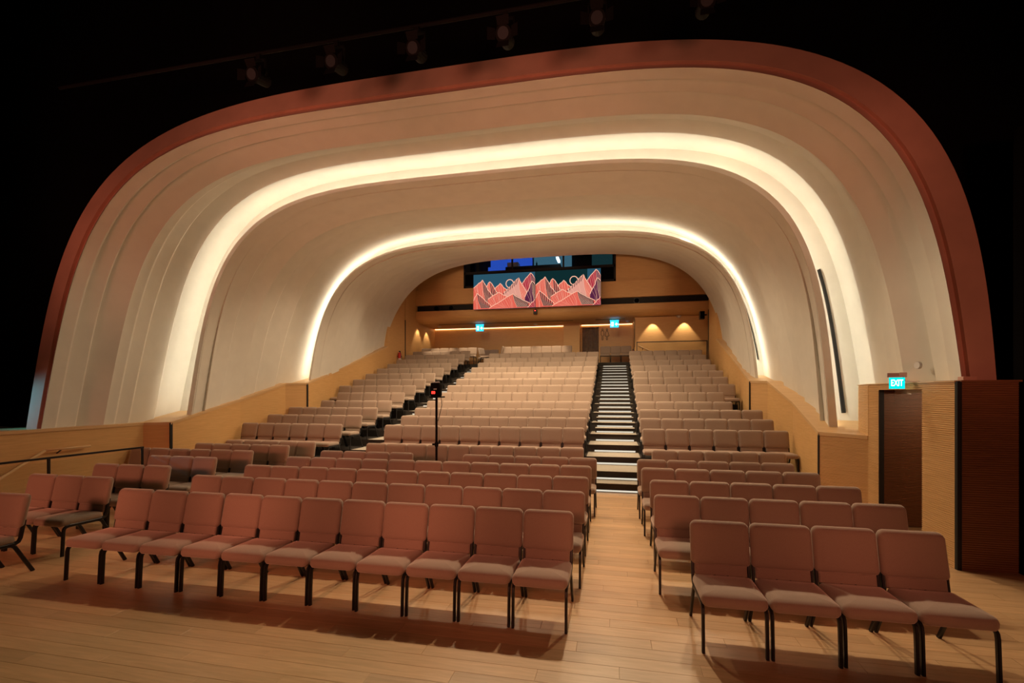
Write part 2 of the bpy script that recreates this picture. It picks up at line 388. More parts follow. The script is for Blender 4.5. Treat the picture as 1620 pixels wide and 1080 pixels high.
obj('top_cap', mesh('top_cap', [(x, y, z) for z in (2.15, 2.165) for x, y in ((3.825, 8.35), (4.045, 9.16), (4.7, 9.16), (4.7, 8.35))], [(3, 2, 1, 0), (4, 5, 6, 7), (0, 1, 5, 4), (1, 2, 6, 5), (2, 3, 7, 6), (3, 0, 4, 7)]), 'ledge', wr)
panel('wood_panel', WR[0], WR[1], 'slat', wr); slats(WR[0], WR[1], 0, 1.345, 'slat', wr); ledge(WR[0], WR[1], wr, 1)
box('seam_strip', (3.385, 8.985, 0), (3.405, 9.03, 1.34), 'seam', wr)
panel('wood_panel', WR[1], WR[2], 'woodl', wr); panel('wood_panel', WR[2], WR[3], 'woodl', wr); panel('wood_panel', WR[3], WR[4], 'woodl', wr)
box('seam_strip', (3.43, 13.38, 0), (3.455, 13.44, 2.33), 'seam', wr)
for a, b in ((4, 5), (5, 6)): panel('wood_panel', WR[a], WR[b], 'wood', wr)
for a in range(1, 6): ledge(WR[a], WR[a + 1], wr, 1)
panel('wood_panel', (3.86, 19.6, 6.6), (3.92, 21.55, 6.6), 'wood', wr, 2.0)
panel('wood_panel', (4.6, 19.55, 6.6), (3.86, 19.6, 6.6), 'wood', wr, 3.9)
box('seam_strip', (3.90, 21.5, 2.6), (3.925, 21.58, 5.58), 'seam', wr)
# front return panel in dark red-brown slats with its black joint
box('seam_strip', (3.83, 6.385, 0), (3.875, 6.43, 2.16), 'seam', wr)
dk = panel('dark_return_panel', (3.87, 6.40, 2.15), (4.42, 6.40, 2.15), 'darkslat', wr, 0, side=-1)
slats((3.875, 6.40), (4.42, 6.40), 0, 2.15, 'darkslat', wr, side=-1)
box('top_cap', (3.86, 6.37, 2.15), (4.44, 6.85, 2.17), 'darkslat', wr)
box('stage_flat', (4.44, 6.36, 0), (6.2, 6.5, 5), 'black', wr)
# doorway into a small vestibule, its far side a slatted wall
dr = empty('door_1', (3.84, 8.05, 0), kind='structure')
box('vestibule_far_wall', (.07, .25, .005), (1.5, .29, 2.07), 'darkslat', dr)
o = slats((3.92, 8.30), (5.34, 8.30), .01, 2.06, 'darkslat', dr, side=-1); o.location = (-3.84, -8.05, 0)
box('door_jamb', (-.004, -.012, 0), (.06, .012, 2.07), 'seam', dr); box('door_jamb', (.05, .012, 0), (.07, .25, 2.07), 'darkslat', dr); box('door_jamb', (.05, -1.06, 0), (.075, -1.02, 2.07), 'darkslat', dr)
box('vestibule_side', (1.5, -1.2, 0), (1.54, .29, 2.1), 'darkslat', dr); box('vestibule_near_side', (.07, -1.10, 0), (1.5, -1.06, 2.1), 'darkslat', dr)
box('door_head', (.05, -1.1, 2.07), (1.54, .29, 2.10), 'darkslat', dr)
box('threshold', (.46, -1.06, -.012), (1.5, .25, 0), 'plank', dr)

vl = bpy.data.lights.new('vestibule_fill', 'POINT'); vl.energy = 15; vl.color = HOUSE; vl.shadow_soft_size = .08; vo = bpy.data.objects.new('vestibule_fill', vl); COL.objects.link(vo); vo.location = (4.9, 7.3, 1.95)  # unseen fill light added to brighten the dark vestibule
wl = empty('wall_left', (0, 0, 0), kind='structure')
XL = -10.04
panel('wood_panel', (XL, -1, 1.37), (XL, 8.45, 1.37), 'woodl', wl, -2.6, side=-1)
ledge((XL, -1, 1.37), (XL, 8.45, 1.37), wl, -1)
panel('wood_panel', WL[0], WL[1], 'woodl', wl, side=-1)
box('seam_strip', (-9.56, 8.64, 0), (-9.535, 8.70, 1.37), 'seam', wl)
for a in (1, 2, 3): panel('wood_panel', WL[a], WL[a + 1], 'woodl', wl, side=-1)
box('seam_strip', (-9.47, 13.28, 0), (-9.445, 13.34, 2.33), 'seam', wl)
for a in (4, 5): panel('wood_panel', WL[a], WL[a + 1], 'wood', wl, side=-1)
for a in range(0, 6): ledge(WL[a], WL[a + 1], wl, -1)
panel('wood_panel', (-9.90, 19.6, 6.6), (-9.94, 21.5, 6.6), 'wood', wl, 2.0, side=-1)
panel('wood_panel', (-10.6, 19.55, 6.6), (-9.90, 19.6, 6.6), 'wood', wl, 3.9, side=-1)
box('seam_strip', (-9.945, 21.48, 2.6), (-9.92, 21.54, 5.58), 'seam', wl)
panel('wood_panel', (-9.94, 21.54, 8.5), (-9.94, 25.4, 8.5), 'wood', wl, 2.6, side=-1)

# ------------------------------------------------------------------ back wall and bulkhead
wb = empty('wall_back', (0, 25.4, 0), kind='structure')
def wbk(name, a, b, mat, parent=wb, **k): return box(name, Vector(a) - Vector((0, 25.4, 0)), Vector(b) - Vector((0, 25.4, 0)), mat, parent, **k)
wbk('niche_panel', (-10.0, 25.4, 3.3), (-2.58, 25.5, 5.9), 'wood')
wbk('pillar', (-2.58, 24.6, 3.44), (-1.74, 25.5, 5.75), 'wood')
wbk('niche_panel', (-.79, 25.4, 3.3), (1.1, 25.5, 5.9), 'wood'); wbk('niche_panel', (-1.74, 25.4, 5.50), (-.79, 25.5, 5.9), 'wood')
wbk('door_frame', (-1.74, 25.33, 3.44), (-1.66, 25.5, 5.50), 'wood'); wbk('door_frame', (-.80, 25.36, 3.44), (-.74, 25.5, 5.50), 'wood')
wbk('side_panel', (.93, 23.2, 2.3), (4.4, 23.3, 5.6), 'woodl'); wbk('side_panel', (.93, 23.3, 3.3), (1.03, 25.4, 5.75), 'wood')
wbk('seam_strip', (.925, 23.19, 4.2), (.95, 23.205, 5.56), 'seam')
wbk('side_return', (4.2, 21.6, 2.3), (4.3, 23.2, 8.5), 'wood')
# curtain in the doorway: pleated
s = MB(); A = []; Bq = []
for k in range(61):
    x = -1.66 + .86 * k / 60; yy = 25.45 + .03 * math.sin(k * 1.05) + (.05 if 33 <= k <= 37 else 0)
    A.append((x, yy - 25.4, 3.44)); Bq.append((x, yy - 25.4, 5.50))
s.strip(A, Bq)
cu = tag(obj('curtain', s.mesh('curtain', True), 'curtain', None, (0, 25.4, 0)), 'dark brown pleated curtain hanging in the washroom doorway', 'curtain')
# soffit and bulkhead with rounded nose
bh = empty('ceiling_bulkhead', (-3, 22.8, 0), kind='structure')
def bhk(name, a, b, mat, **k): return box(name, Vector(a) - Vector((-3, 22.8, 0)), Vector(b) - Vector((-3, 22.8, 0)), mat, bh, **k)
bhk('soffit', (-10.05, 23.28, 5.62), (4.45, 25.5, 5.72), 'wood')
s = MB(); prof = [(22.8, 6.20)] + [(23.3 - .5 * math.cos(a), 5.98 - .36 * math.sin(a)) for a in [i * math.pi / 16 for i in range(9)]]
for (y0, z0), (y1, z1) in zip(prof, prof[1:]): s.quad((-10.05 + 3, y0 - 22.8, z0), (4.45 + 3, y0 - 22.8, z0), (4.45 + 3, y1 - 22.8, z1), (-10.05 + 3, y1 - 22.8, z1))
obj('rounded_fascia', s.mesh('rounded_fascia', True), 'wood', bh)
bhk('fascia_top', (-10.05, 22.8, 6.19), (4.45, 23.2, 6.2), 'wood')
bhk('black_band', (-10.4, 23.0, 6.15), (4.6, 23.1, 6.55), 'seam')
bhk('wood_panel', (-10.4, 22.8, 6.50), (4.6, 23.0, 7.27), 'wood')
for a, b in (((-10.6, 23.0, 7.25), (-7.43, 23.1, 9.6)), ((.06, 23.0, 7.25), (4.7, 23.1, 9.6)), ((-7.43, 23.0, 8.75), (.06, 23.1, 9.6))): bhk('wood_panel', a, b, 'wood')
bhk('slot_line', (-9.0, 23.6, 5.605), (-2.0, 23.64, 5.621), 'seam'); bhk('slot_line', (-.9, 23.6, 5.605), (.5, 23.64, 5.621), 'seam')
for x0, x1 in ((-9.9, -2.60), (-1.7, .9)):
    s = box('niche_light', (0, -.03, 0), (x1 - x0, 0, .02), 'niche', None, loc=(x0, 25.39, 5.60))
    tag(s, 'thin warm light line above the %s' % ('long rear niche' if x0 < -5 else 'washroom doorway wall'), 'light', 'light lines of the rear niches')
for i, X in enumerate((-8.9, -8.1, .05 - .9, 1.02)): 
    t = tag(empty('wall_speaker', (X, 22.98, 6.35)), ['round black speaker on the dark band, furthest left', 'round black speaker on the dark band beside the left screen', 'round black speaker on the dark band beside the right screen', 'round black speaker on the dark band, furthest right'][i], 'speaker', 'round speakers in the dark band')
    obj('housing', MB().cyl((0, .02, 0), (0, -.05, 0), .14, 20).mesh('housing'), 'metal', t)
    obj('cone', MB().cyl((0, -.05, 0), (0, -.055, 0), .11, 20, .04).mesh('cone'), 'black', t)
wxs = ((-8.9, -8.1), (-.9, 1.02))
# control room window
wn = empty('window_1', (-3.69, 23.0, 7.3), kind='structure')
def wnk(name, a, b, mat, parent=wn): return box(name, Vector(a) - Vector((-3.69, 23, 7.3)), Vector(b) - Vector((-3.69, 23, 7.3)), mat, parent)
for a, b in (((-7.44, 22.98, 7.3), (.07, 23.06, 7.42)), ((-7.44, 22.98, 8.0), (.07, 23.06, 8.12)), ((-7.44, 22.98, 8.70), (.07, 23.06, 8.78)),
             ((-7.44, 22.98, 7.3), (-7.36, 23.06, 8.78)), ((-.03, 22.98, 7.3), (.07, 23.06, 8.78)), ((-4.98, 22.99, 8.1), (-4.90, 23.06, 8.72)), ((-2.45, 22.99, 8.1), (-2.37, 23.06, 8.72))):
    wnk('window_frame', a, b, 'seam')
for x0, x1 in ((-7.36, -4.98), (-4.90, -2.45), (-2.37, -.03)): wnk('pane', (x0, 23.02, 8.12), (x1, 23.03, 8.70), 'glass')
wnk('lower_pane', (-7.36, 23.02, 7.42), (-.03, 23.03, 8.0), 'black')
cr = empty('ceiling_control_room', (-3.69, 24.4, 7.2), kind='structure')
def crk(name, a, b, mat): return box(name, Vector(a) - Vector((-3.69, 24.4, 7.2)), Vector(b) - Vector((-3.69, 24.4, 7.2)), mat, cr)
crk('rear_panel', (-7.6, 26.4, 7.2), (.2, 26.5, 10.2), 'darkroom'); crk('floor_panel', (-7.6, 23.1, 7.05), (.2, 26.5, 7.15), 'darkroom'); crk('ceiling_panel', (-7.6, 23.1, 10.2), (.2, 26.5, 10.3), 'darkroom')
crk('glow_wall_panel', (-6.9, 26.3, 8.4), (-4.5, 26.38, 9.9), 'roomblue'); crk('glow_wall_panel', (-4.4, 26.3, 8.6), (-2.3, 26.38, 9.9), 'roomcyan'); crk('glow_wall_panel', (-1.2, 26.3, 8.8), (-.1, 26.38, 9.9), 'roomteal')
for nm, lab, cat, a, b, m in (('control_desk', 'dark control desk seen through the booth window', 'desk', (-5.4, 23.5, 7.2), (-2.6, 24.2, 8.42), 'darkroom'),
                        ('white_cabinet', 'pale cabinet standing in the blue control booth', 'cabinet', (-5.6, 24.8, 7.2), (-5.0, 25.3, 9.0), 'white'),
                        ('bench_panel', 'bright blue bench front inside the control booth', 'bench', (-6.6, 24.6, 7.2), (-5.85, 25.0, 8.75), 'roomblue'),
                        ('red_box', 'small magenta box on the control desk', 'box', (-4.3, 23.9, 8.425), (-4.0, 24.1, 8.52), 'red'),
                        ('bottle', 'dark bottle standing on the control desk', 'bottle', (-3.9, 23.9, 8.42), (-3.83, 23.97, 8.66), 'black')):
    c = ((Vector(a) + Vector(b)) / 2); c.z = a[2]
    t = tag(empty(nm, c), lab, cat); box('body', Vector(a) - c, Vector(b) - c, m, t, bevel=.02)
    if nm == 'control_desk': box('drawer_front', (-.9, -.36, .5), (-.3, -.352, 1.0), 'black', t)
    if nm == 'white_cabinet': box('door_panel', (-.27, -.26, .1), (.27, -.25, 1.7), 'white', t)
    if nm == 'bottle': obj('neck', MB().cyl((0, 0, .24), (0, 0, .32), .012).mesh('neck'), 'black', t)
t = tag(empty('tube_lamp', (-2.72, 23.6, 8.62)), 'white tube lamp glowing behind the booth window', 'lamp'); box('tube', (-.06, -.5, -.05), (.06, .3, .05), 'tube', t, bevel=.02); box('housing', (-.08, -.5, .05), (.08, .3, .12), 'white', t)
for i, (a, b) in enumerate((((-7.2, 23.3, 7.25), (-6.95, 23.5, 8.6)), ((-1.9, 23.4, 7.25), (-1.0, 23.9, 8.05)))):
    c = ((Vector(a) + Vector(b)) / 2); c.z = a[2]
    t = tag(empty('equipment_rack', c), ['tall black equipment rack at the left end of the booth', 'low black equipment rack at the right end of the booth'][i], 'rack', 'racks in the control booth'); box('body', Vector(a) - c, Vector(b) - c, 'black', t, bevel=.01)
    box('unit', (-.1, -.26 if i else -.11, .4), (.1, -.24 if i else -.10, .48), 'greenled' if 0 else 'grey', t)

# ------------------------------------------------------------------ picture screens (ridge-line mountains on dark sky)
CORAL = [emit('print_coral', (.90, .15, .10), .85), emit('print_peach', (1, .52, .36), 1.0), emit('print_navy', (.012, .014, .03), .6), emit('print_teal', (.03, .11, .17), .75), emit('print_rose', (.62, .05, .08), .7), emit('print_pale', (.95, .42, .32), .8), emit('print_green', (.008, .04, .045), .6), emit('print_plum', (.16, .03, .09), .6)]
def picture(parent, sky):
    rnd = random.Random(5); SW, SH = 3.05, 1.70
    layers = []; lvl = [0]
    v = []; f = []; mi = []
    def poly(pts, m):
        i = len(v); lvl[0] += 1
        for x, z in pts: v.append(((min(1, max(0, x)) - .5) * SW, -.021 - .0001 * lvl[0], (min(1, max(0, z)) - .5) * SH))
        f.append(tuple(range(i, i + len(pts)))); mi.append(m)
    def line(pts, w, m):
        for (x0, z0), (x1, z1) in zip(pts, pts[1:]):
            dx, dz = (x1 - x0) * 1.79, z1 - z0; l = math.hypot(dx, dz) or 1; nx, nz = -dz / l * w / 1.79, dx / l * w
            poly([(x0 - nx, z0 - nz), (x1 - nx, z1 - nz), (x1 + nx, z1 + nz), (x0 + nx, z0 + nz)], m)
    poly([(0, 0), (1, 0), (1, 1), (0, 1)], sky)
    if sky == 6: poly([(.80, .0), (1, 0), (1, 1), (.80, 1)], 3)
    # sun ring
    ring = [(.595 + .062 / 1.79 * 1.75 * math.cos(a), .70 + .115 * math.sin(a)) for a in [i * math.pi / 14 for i in range(29)]]
    line(ring, .012, 1)
    def mount(l, pk, r, base, fill, dark, nl=9, nd=7, side=1):
        (lx, lz), (px, pz), (rx, rz) = l, pk, r
        jag = lambda a, b, n=5: [(a[0] + (b[0] - a[0]) * t / n + rnd.uniform(-.008, .008) * (0 < t < n), a[1] + (b[1] - a[1]) * t / n + rnd.uniform(-.018, .018) * (0 < t < n)) for t in range(n + 1)]
        L = jag(l, pk); Rr = jag(pk, r); bot = (px + (.03 * side), base)
        poly(L + Rr[1:] + [(rx, base), (lx, base)], fill)
        mid = [(px, pz), (px + .02 * side, pz * .7 + base * .3), (px - .01 * side, pz * .4 + base * .6), bot]
        for k in range(nl):
            t = (k + 1) / (nl + 1); a = (px + (lx - px) * t, pz + (lz - pz) * t)
            b = (px + .02 + (lx - px) * t * .55, base); line([a, ((a[0] + b[0]) / 2 + .02 * math.sin(k), (a[1] + b[1]) / 2), b], .0026, 1 if k % 2 else 5)
        for k in range(nd):
            t = (k + .4) / (nd + .6); a = (px + (rx - px) * t, pz + (rz - pz) * t)
            b = (px + .04 + (rx - px) * (t * .72 + .12), base + (pz - base) * .10); c = ((a[0] + b[0]) / 2 - .012, (a[1] + b[1]) / 2)
            line([a, c, b], .013, dark); line([(a[0] - .008, a[1] - .01), (c[0] - .012, c[1]), (b[0] - .012, b[1])], .0035, 1)
        line(L, .009, 1); line(Rr, .009, 1)
    mount((.30, .48), (.44, .72), (.60, .42), .2, 0, 0, 6, 3)
    mount((.16, .50), (.27, .78), (.42, .42), .15, 0, 2, 6, 4)
    mount((.0, .62), (.15, .84), (.32, .36), .1, 0, 2, 10, 6)
    mount((.74, .55), (.93, .97), (1.05, .70), .2, 4, 7, 7, 5)
    mount((.50, .45), (.74, .85), (.90, .30), .15, 5, 0, 4, 6)
    for k in range(7):
        t = k / 6; line([(.74 - .24 * t - .004, .85 - .40 * t), (.70 - .2 * t, .66 - .28 * t)], .008, 2)
    mount((.84, .30), (.95, .74), (1.04, .55), .05, 7, 2, 3, 5)
    mount((.24, .28), (.42, .46), (.58, .30), .06, 0, 0, 12, 4)
    mount((.0, .25), (.06, .46), (.30, .08), -.02, 0, 2, 3, 7)
    mount((.26, .02), (.65, .40), (.92, .12), -.02, 0, 2, 11, 13)
    mount((.88, -.02), (1.0, .22), (1.1, .1), -.02, 4, 0, 6, 2)
    me = mesh('picture', v, f)
    for m in CORAL: me.materials.append(m)
    me.polygons.foreach_set('material_index', mi); me.update()
    return obj('picture', me, None, parent)
for i, (x, sky, lab) in enumerate(((-5.22, 3, 'left hanging video screen showing coral line-art mountains under blue sky'), (-2.145, 6, 'right hanging video screen showing coral line-art mountains under dark green sky'))):
    t = tag(empty('video_screen', (x, 22.42, 6.965)), lab, 'screen', 'hanging video screens')
    box('panel', (-1.532, -.02, -.862), (1.532, .05, .862), 'metal', t); picture(t, sky)
    for k in (-1, 1): box('bracket', (k * 1.1 - .04, .05, .3), (k * 1.1 + .04, .37 if 0 else .56, .36), 'metal', t)
t = tag(empty('camera_unit', (-3.72, 22.72, 6.02)), 'small black camera hanging below the joint of the two screens', 'camera')
box('body', (-.09, -.16, -.2), (.09, .0, .02), 'metal', t, bevel=.02); obj('lens', MB().cyl((0, -.16, -.12), (0, -.2, -.12), .045).mesh('lens'), 'lens', t)
box('indicator', (-.03, -.165, -.05), (.03, -.16, -.02), 'redled', t); box('bracket', (-.02, -.05, .02), (.02, .08, .08), 'metal', t)

# ------------------------------------------------------------------ small fittings of the rear wall
def exit_sign(loc, lab):
    t = tag(empty('exit_sign', loc), lab, 'sign', 'hanging running-man signs'); x, y, z = loc
    box('sign_plate', (-.20, -.015, -.15), (.20, .015, .15), 'blue', t)
    m = MB(); m.box((-.15, -.02, -.10), (-.04, -.016, .11)); obj('pictogram', m.mesh('pictogram'), 'signwhite', t)
    m = MB(); m.quad((.03, -.018, -.03), (.10, -.018, -.03), (.10, -.018, .03), (.03, -.018, .03)); m.quad((.08, -.018, -.09), (.17, -.018, 0), (.08, -.018, .09)); obj('arrow', m.mesh('arrow'), 'signwhite', t)
    m = MB(); m.cyl((-.11, -.021, .07), (-.11, -.022, .07), .018, 10); m.box((-.125, -.0215, -.03), (-.095, -.021, .05)); m.quad((-.095, -.0213, .04), (-.06, -.0213, .0), (-.06, -.0213, .015), (-.095, -.0213, .05)); m.quad((-.11, -.0213, -.03), (-.13, -.0213, -.09), (-.115, -.0213, -.09), (-.095, -.0213, -.03)); obj('runner', m.mesh('runner'), 'blue', t)
    box('housing', (-.21, -.025, .15), (.21, .025, .2), 'blue', t)
    for k in (-.15, .15): obj('hanger', MB().cyl((k, 0, .2), (k, 0, 5.62 - z), .006, 6).mesh('hanger'), 'metal', t)
exit_sign((-6.76, 23.55, 5.36), 'blue lit running-man exit sign hanging left of the niche middle')
exit_sign((.0, 23.55, 5.36), 'blue lit running-man exit sign hanging near the washroom doorway')
m = MB()
def ring2(cx, cz, pts, w=.012):
    for (x0, z0), (x1, z1) in zip(pts, pts[1:] + pts[:1]):
        dx, dz = x1 - x0, z1 - z0; l = math.hypot(dx, dz); nx, nz = -dz / l * w, dx / l * w
        m.quad((cx + x0 - nx, 0, cz + z0 - nz), (cx + x1 - nx, 0, cz + z1 - nz), (cx + x1 + nx, 0, cz + z1 + nz), (cx + x0 + nx, 0, cz + z0 + nz))
circ = [(.04 * math.cos(a), .04 * math.sin(a)) for a in [i * math.pi / 6 for i in range(12)]]
t = tag(empty('washroom_sign', (-.52, 25.385, 5.10)), 'black outline figures of a man and a woman beside the doorway', 'sign')
ring2(-.09, .26, circ); ring2(-.09, .0, [(-.07, .19), (.07, .19), (.075, -.02), (.03, -.06), (.03, -.28), (-.03, -.28), (-.03, -.06), (-.075, -.02)])
obj('man_figure', m.mesh('man_figure'), 'seam', t); m = MB()
ring2(.14, .26, circ); ring2(.14, .0, [(-.03, .19), (.03, .19), (.11, -.08), (.03, -.08), (.03, -.28), (-.03, -.28), (-.03, -.08), (-.11, -.08)])
obj('woman_figure', m.mesh('woman_figure'), 'seam', t)
def extinguisher(loc, lab):
    t = tag(empty('fire_extinguisher', loc), lab, 'extinguisher', 'fire extinguishers'); s = MB()
    prof = [(.0, 0), (.075, 0), (.08, .02), (.08, .42), (.06, .48), (.03, .50), (.03, .53)]; n = 14
    for (r0, z0), (r1, z1) in zip(prof, prof[1:]):
        s.strip([(r0 * math.cos(2 * math.pi * k / n), r0 * math.sin(2 * math.pi * k / n), z0) for k in range(n + 1)], [(r1 * math.cos(2 * math.pi * k / n), r1 * math.sin(2 * math.pi * k / n), z1) for k in range(n + 1)])
    obj('cylinder', s.mesh('cylinder', True), 'red', t); obj('valve', MB().box((-.03, -.05, .53), (.03, .05, .58)).mesh('valve'), 'metal', t)
    obj('label_band', MB().cyl((0, 0, .18), (0, 0, .23), .0815, 14).mesh('label_band'), 'white', t)
    obj('hose', MB().cyl((.05, -.03, .54), (.095, -.02, .2), .012, 6).mesh('hose'), 'metal', t)
    box('wall_bracket', (-.1, -.02, .3), (.1, .02, .34), 'metal', t)
extinguisher((.84, 22.55, 3.46), 'red fire extinguisher standing at the top of the right aisle')
extinguisher((-9.80, 20.62, 3.42), 'red fire extinguisher hung on the left wall beside the last raked row')
# glass balustrade at the right rear stair
t = tag(empty('glass_balustrade', (.95, 21.62, 2.7)), 'glass balustrade with black rail below the lit wood wall at right rear', 'balustrade')
box('glass_panel', (.02, -.006, .0), (2.9, .006, 1.55), 'glass', t); box('top_rail', (0, -.02, 1.55), (2.94, .02, 1.585), 'metal', t); box('post', (2.90, -.02, 0), (2.94, .02, 1.55), 'metal', t); box('post', (0, -.02, 0), (.03, .02, 1.55), 'metal', t)
t = tag(empty('stair_handrail', (1.3, 23.05, 4.05)), 'short sloping wood handrail behind the glass balustrade', 'handrail')
obj('rail', MB().cyl((-.2, 0, .2), (.75, 0, -.25), .022, 10).mesh('rail'), 'ledge', t); obj('bracket', MB().cyl((0, 0, .1), (0, .15, .03), .012, 6).mesh('bracket'), 'metal', t)
t = tag(empty('corner_speaker', (3.72, 22.0, 5.42)), 'black box speaker mounted high in the right rear corner', 'speaker')
box('cabinet', (-.1, -.15, -.18), (.1, .1, .16), 'metal', t, bevel=.015); box('mount', (.1, -.03, -.02), (.2, .03, .04), 'metal', t); box('grille', (-.08, -.156, -.15), (.08, -.15, .13), 'black', t)
for i, (x, y, z, lab) in enumerate(((-9.2, 24.2, 5.60, 'white ceiling detector near the left niche corner'), (-4.0, 24.4, 5.60, 'white ceiling detector over the niche middle'), (.65, 24.3, 5.60, 'white ceiling detector near the washroom wall'), (2.9, 23.05, 5.56, 'white ceiling detector above the lit right wall'))):
    t = tag(empty('ceiling_detector', (x, y, z)), lab, 'detector', 'white ceiling detectors'); obj('dome', MB().cyl((0, 0, .02), (0, 0, -.05), .10, 14, .06).mesh('dome'), 'white', t); obj('base', MB().cyl((0, 0, .03), (0, 0, .01), .12, 14).mesh('base'), 'white', t)
# wall-washing downlights
for loc, tg, p in (((1.75, 22.95, 5.5), (1.75, 23.2, 4.2), 60), ((3.15, 22.95, 5.5), (3.15, 23.2, 4.2), 60), ((-9.65, 23.0, 5.55), (-9.94, 23.0, 4.3), 40), ((-9.65, 24.2, 5.55), (-9.94, 24.2, 4.3), 40)):
    spot('wall_washer', loc, tg, p, HOUSE, 75, .35, .03)
for x, y in ((-8.5, 22.6), (-6.9, 23.4), (-4.6, 22.9), (-3.0, 22.9)): spot('rear_downlight', (x, 21.7, 7.0), (x, y, 3.5), 560, HOUSE, 34, .6, .05)

# ------------------------------------------------------------------ EXIT sign over the door and wall fittings
t = tag(empty('door_exit_sign', (3.66, 7.24, 2.14)), 'glowing turquoise EXIT sign on a bracket over the right door', 'sign')
# plate faces the house, turned toward the camera
ry = R(-22)
def rb(name, a, b, mat): o = box(name, a, b, mat, t, bevel=0); o.rotation_euler = (0, 0, ry); return o
rb('sign_plate', (-.082, -.012, -.06), (.082, .012, .09), 'cyan'); rb('lamp_housing', (-.10, -.03, .095), (.10, .03, .15), 'grey'); rb('lamp_housing_end', (.02, -.035, .105), (.10, .06, .155), 'white')
obj('bracket_arm', MB().cyl((.10, .05, .13), (.22, .25, .035), .012, 6).mesh('bracket_arm'), 'metal', t); box('bracket_foot', (.16, .12, .025), (.32, .36, .045), 'white', t)
fc = bpy.data.curves.new('exit_text', 'FONT'); fc.body = 'EXIT'; fc.size = .12; fc.align_x = 'CENTER'; fc.align_y = 'CENTER'; fc.offset = .002
fo = bpy.data.objects.new('exit_text', fc); COL.objects.link(fo); me = bpy.data.meshes.new_from_object(fo); bpy.data.objects.remove(fo)
o = obj('lettering', me, 'signwhite', t); q = Matrix.Rotation(ry, 4, 'Z') @ Matrix.Translation((0, -.0135, .015)) @ Matrix.Rotation(R(90), 4, 'X') @ Matrix.Diagonal((.52, 1, 1, 1)); o.matrix_local = q
t = tag(empty('wall_disc', (4.02, 7.46, 2.40)), 'round white disc on the plaster wall right of the EXIT sign', 'detector')
obj('cover', MB().cyl((0, 0, 0), (-.016, -.004, 0), .045, 18).mesh('cover'), 'white', t); obj('rim', MB().cyl((.02, 0, 0), (-.01, -.003, 0), .05, 18).mesh('rim'), 'grey', t)
t = tag(empty('junction_box', (4.12, 6.7, 2.17)), 'small pale box on top of the dark right panel', 'box'); box('body', (-.07, -.05, 0), (.07, .05, .05), 'fascia', t, bevel=.006); box('lid', (-.06, -.055, .005), (.06, -.05, .045), 'fascia', t)
# black slots let into the right side of both coves
def slot(front, lip, t, dy, f0, f1, lab):
    F, L_ = E[front], E[lip]
    def at(t, d): q = lerp(L_, F, t); return (L_[0] + d, L_[1], *q[2:])
    i0, i1 = int(f0 * NA), int(f1 * NA); A, B, C, D = [arch(at(a, d))[i0:i1] for a, d in ((t, dy), (t + .085, dy), (t, dy + .05), (t + .085, dy + .05))]
    s = MB(); s.strip(A, B); s.strip(C, A); s.strip(B, D); s.quad(A[0], B[0], D[0], C[0]); s.quad(A[-1], B[-1], D[-1], C[-1])
    obj('cove_slot', s.mesh('cove_slot'), 'seam', ceiling)['label'] = lab
slot(8, 10, .56, .35, .012, .145, 'long black slot in the right side of the front cove')
slot(15, 16, .86, .36, .025, .165, 'black slot in the right side of the rear cove')

# ------------------------------------------------------------------ guard rail and handrail at the left stairwell
t = tag(empty('guard_rail', (-8.60, 7.22, 0)), 'black glazed guard rail round the stairwell by the left wall', 'railing')
box('top_rail', (-.02, -7.0, 1.0), (.02, .02, 1.03), 'metal', t)
for y in (0, -1.5, -3.0, -4.5): box('post', (-.015, y - .015, 0), (.015, y + .015, 1.0), 'metal', t)
for y in (0, -1.5, -3.0): box('glass_panel', (-.005, y - 1.47, .06), (.005, y - .03, .96), 'glass', t)
box('end_rail', (-1.40, -.02, 1.0), (.02, .02, 1.03), 'metal', t) if 0 else None
t = tag(empty('stair_rail', (-9.93, 7.3, 0)), 'pale wood handrail sloping down along the left wall', 'handrail')
s = MB(); pts = [(0, .0, 1.0), (0, -.75, 1.0), (0, -4.5, -1.3)]
for a, b in zip(pts, pts[1:]): s.cyl(a, b, .022, 10)
obj('rail', s.mesh('rail', True), 'ledge', t)
for y, z in ((-.5, 1.0), (-1.7, .42), (-3.2, -.5)): obj('bracket', MB().cyl((0, y, z - .02), (-.1, y, z - .08), .012, 6).mesh('bracket'), 'metal', t)

# ------------------------------------------------------------------ chairs
def rrect(w, h, rt, rb_, n=5):
    pts = []
    for cx, cz, r, a0 in ((w / 2 - rt, h - rt, rt, 0), (-w / 2 + rt, h - rt, rt, 90), (-w / 2 + rb_, rb_, rb_, 180), (w / 2 - rb_, rb_, rb_, 270)):
        for k in range(n + 1): a = R(a0 + 90 * k / n); pts.append((cx + r * math.cos(a), cz + r * math.sin(a)))
    return pts
def pillow(name, w, h, rt, rb_, prof, fn):
    v, f = [], []; N = None
    for ins, dep in prof:
        ring = [(x, z + ins) for x, z in rrect(w - 2 * ins, h - 2 * ins, max(.004, rt - ins), max(.004, rb_ - ins))]; N = len(ring)
        v += [fn(x, z, dep) for x, z in ring]
    for k in range(len(prof) - 1):
        for j in range(N): j2 = (j + 1) % N; f.append((k * N + j, k * N + j2, (k + 1) * N + j2, (k + 1) * N + j))
    f.append(tuple(range(N - 1, -1, -1))); f.append(tuple((len(prof) - 1) * N + j for j in range(N)))
    return mesh(name, v, f, True)
def back_fn(z0):
    def fn(x, z, d): Z = z0 + z; return (x, .205 + .215 * (Z - .43) - d - .22 * x * x, Z)
    return fn
ME = {}
ME['backrest'] = pillow('backrest', .490, .365, .056, .040, [(.04, -.036), (.016, -.031), (.003, -.018), (0, -.004), (.004, .012), (.013, .026), (.028, .036), (.055, .043), (.10, .047), (.16, .048)], back_fn(.515))
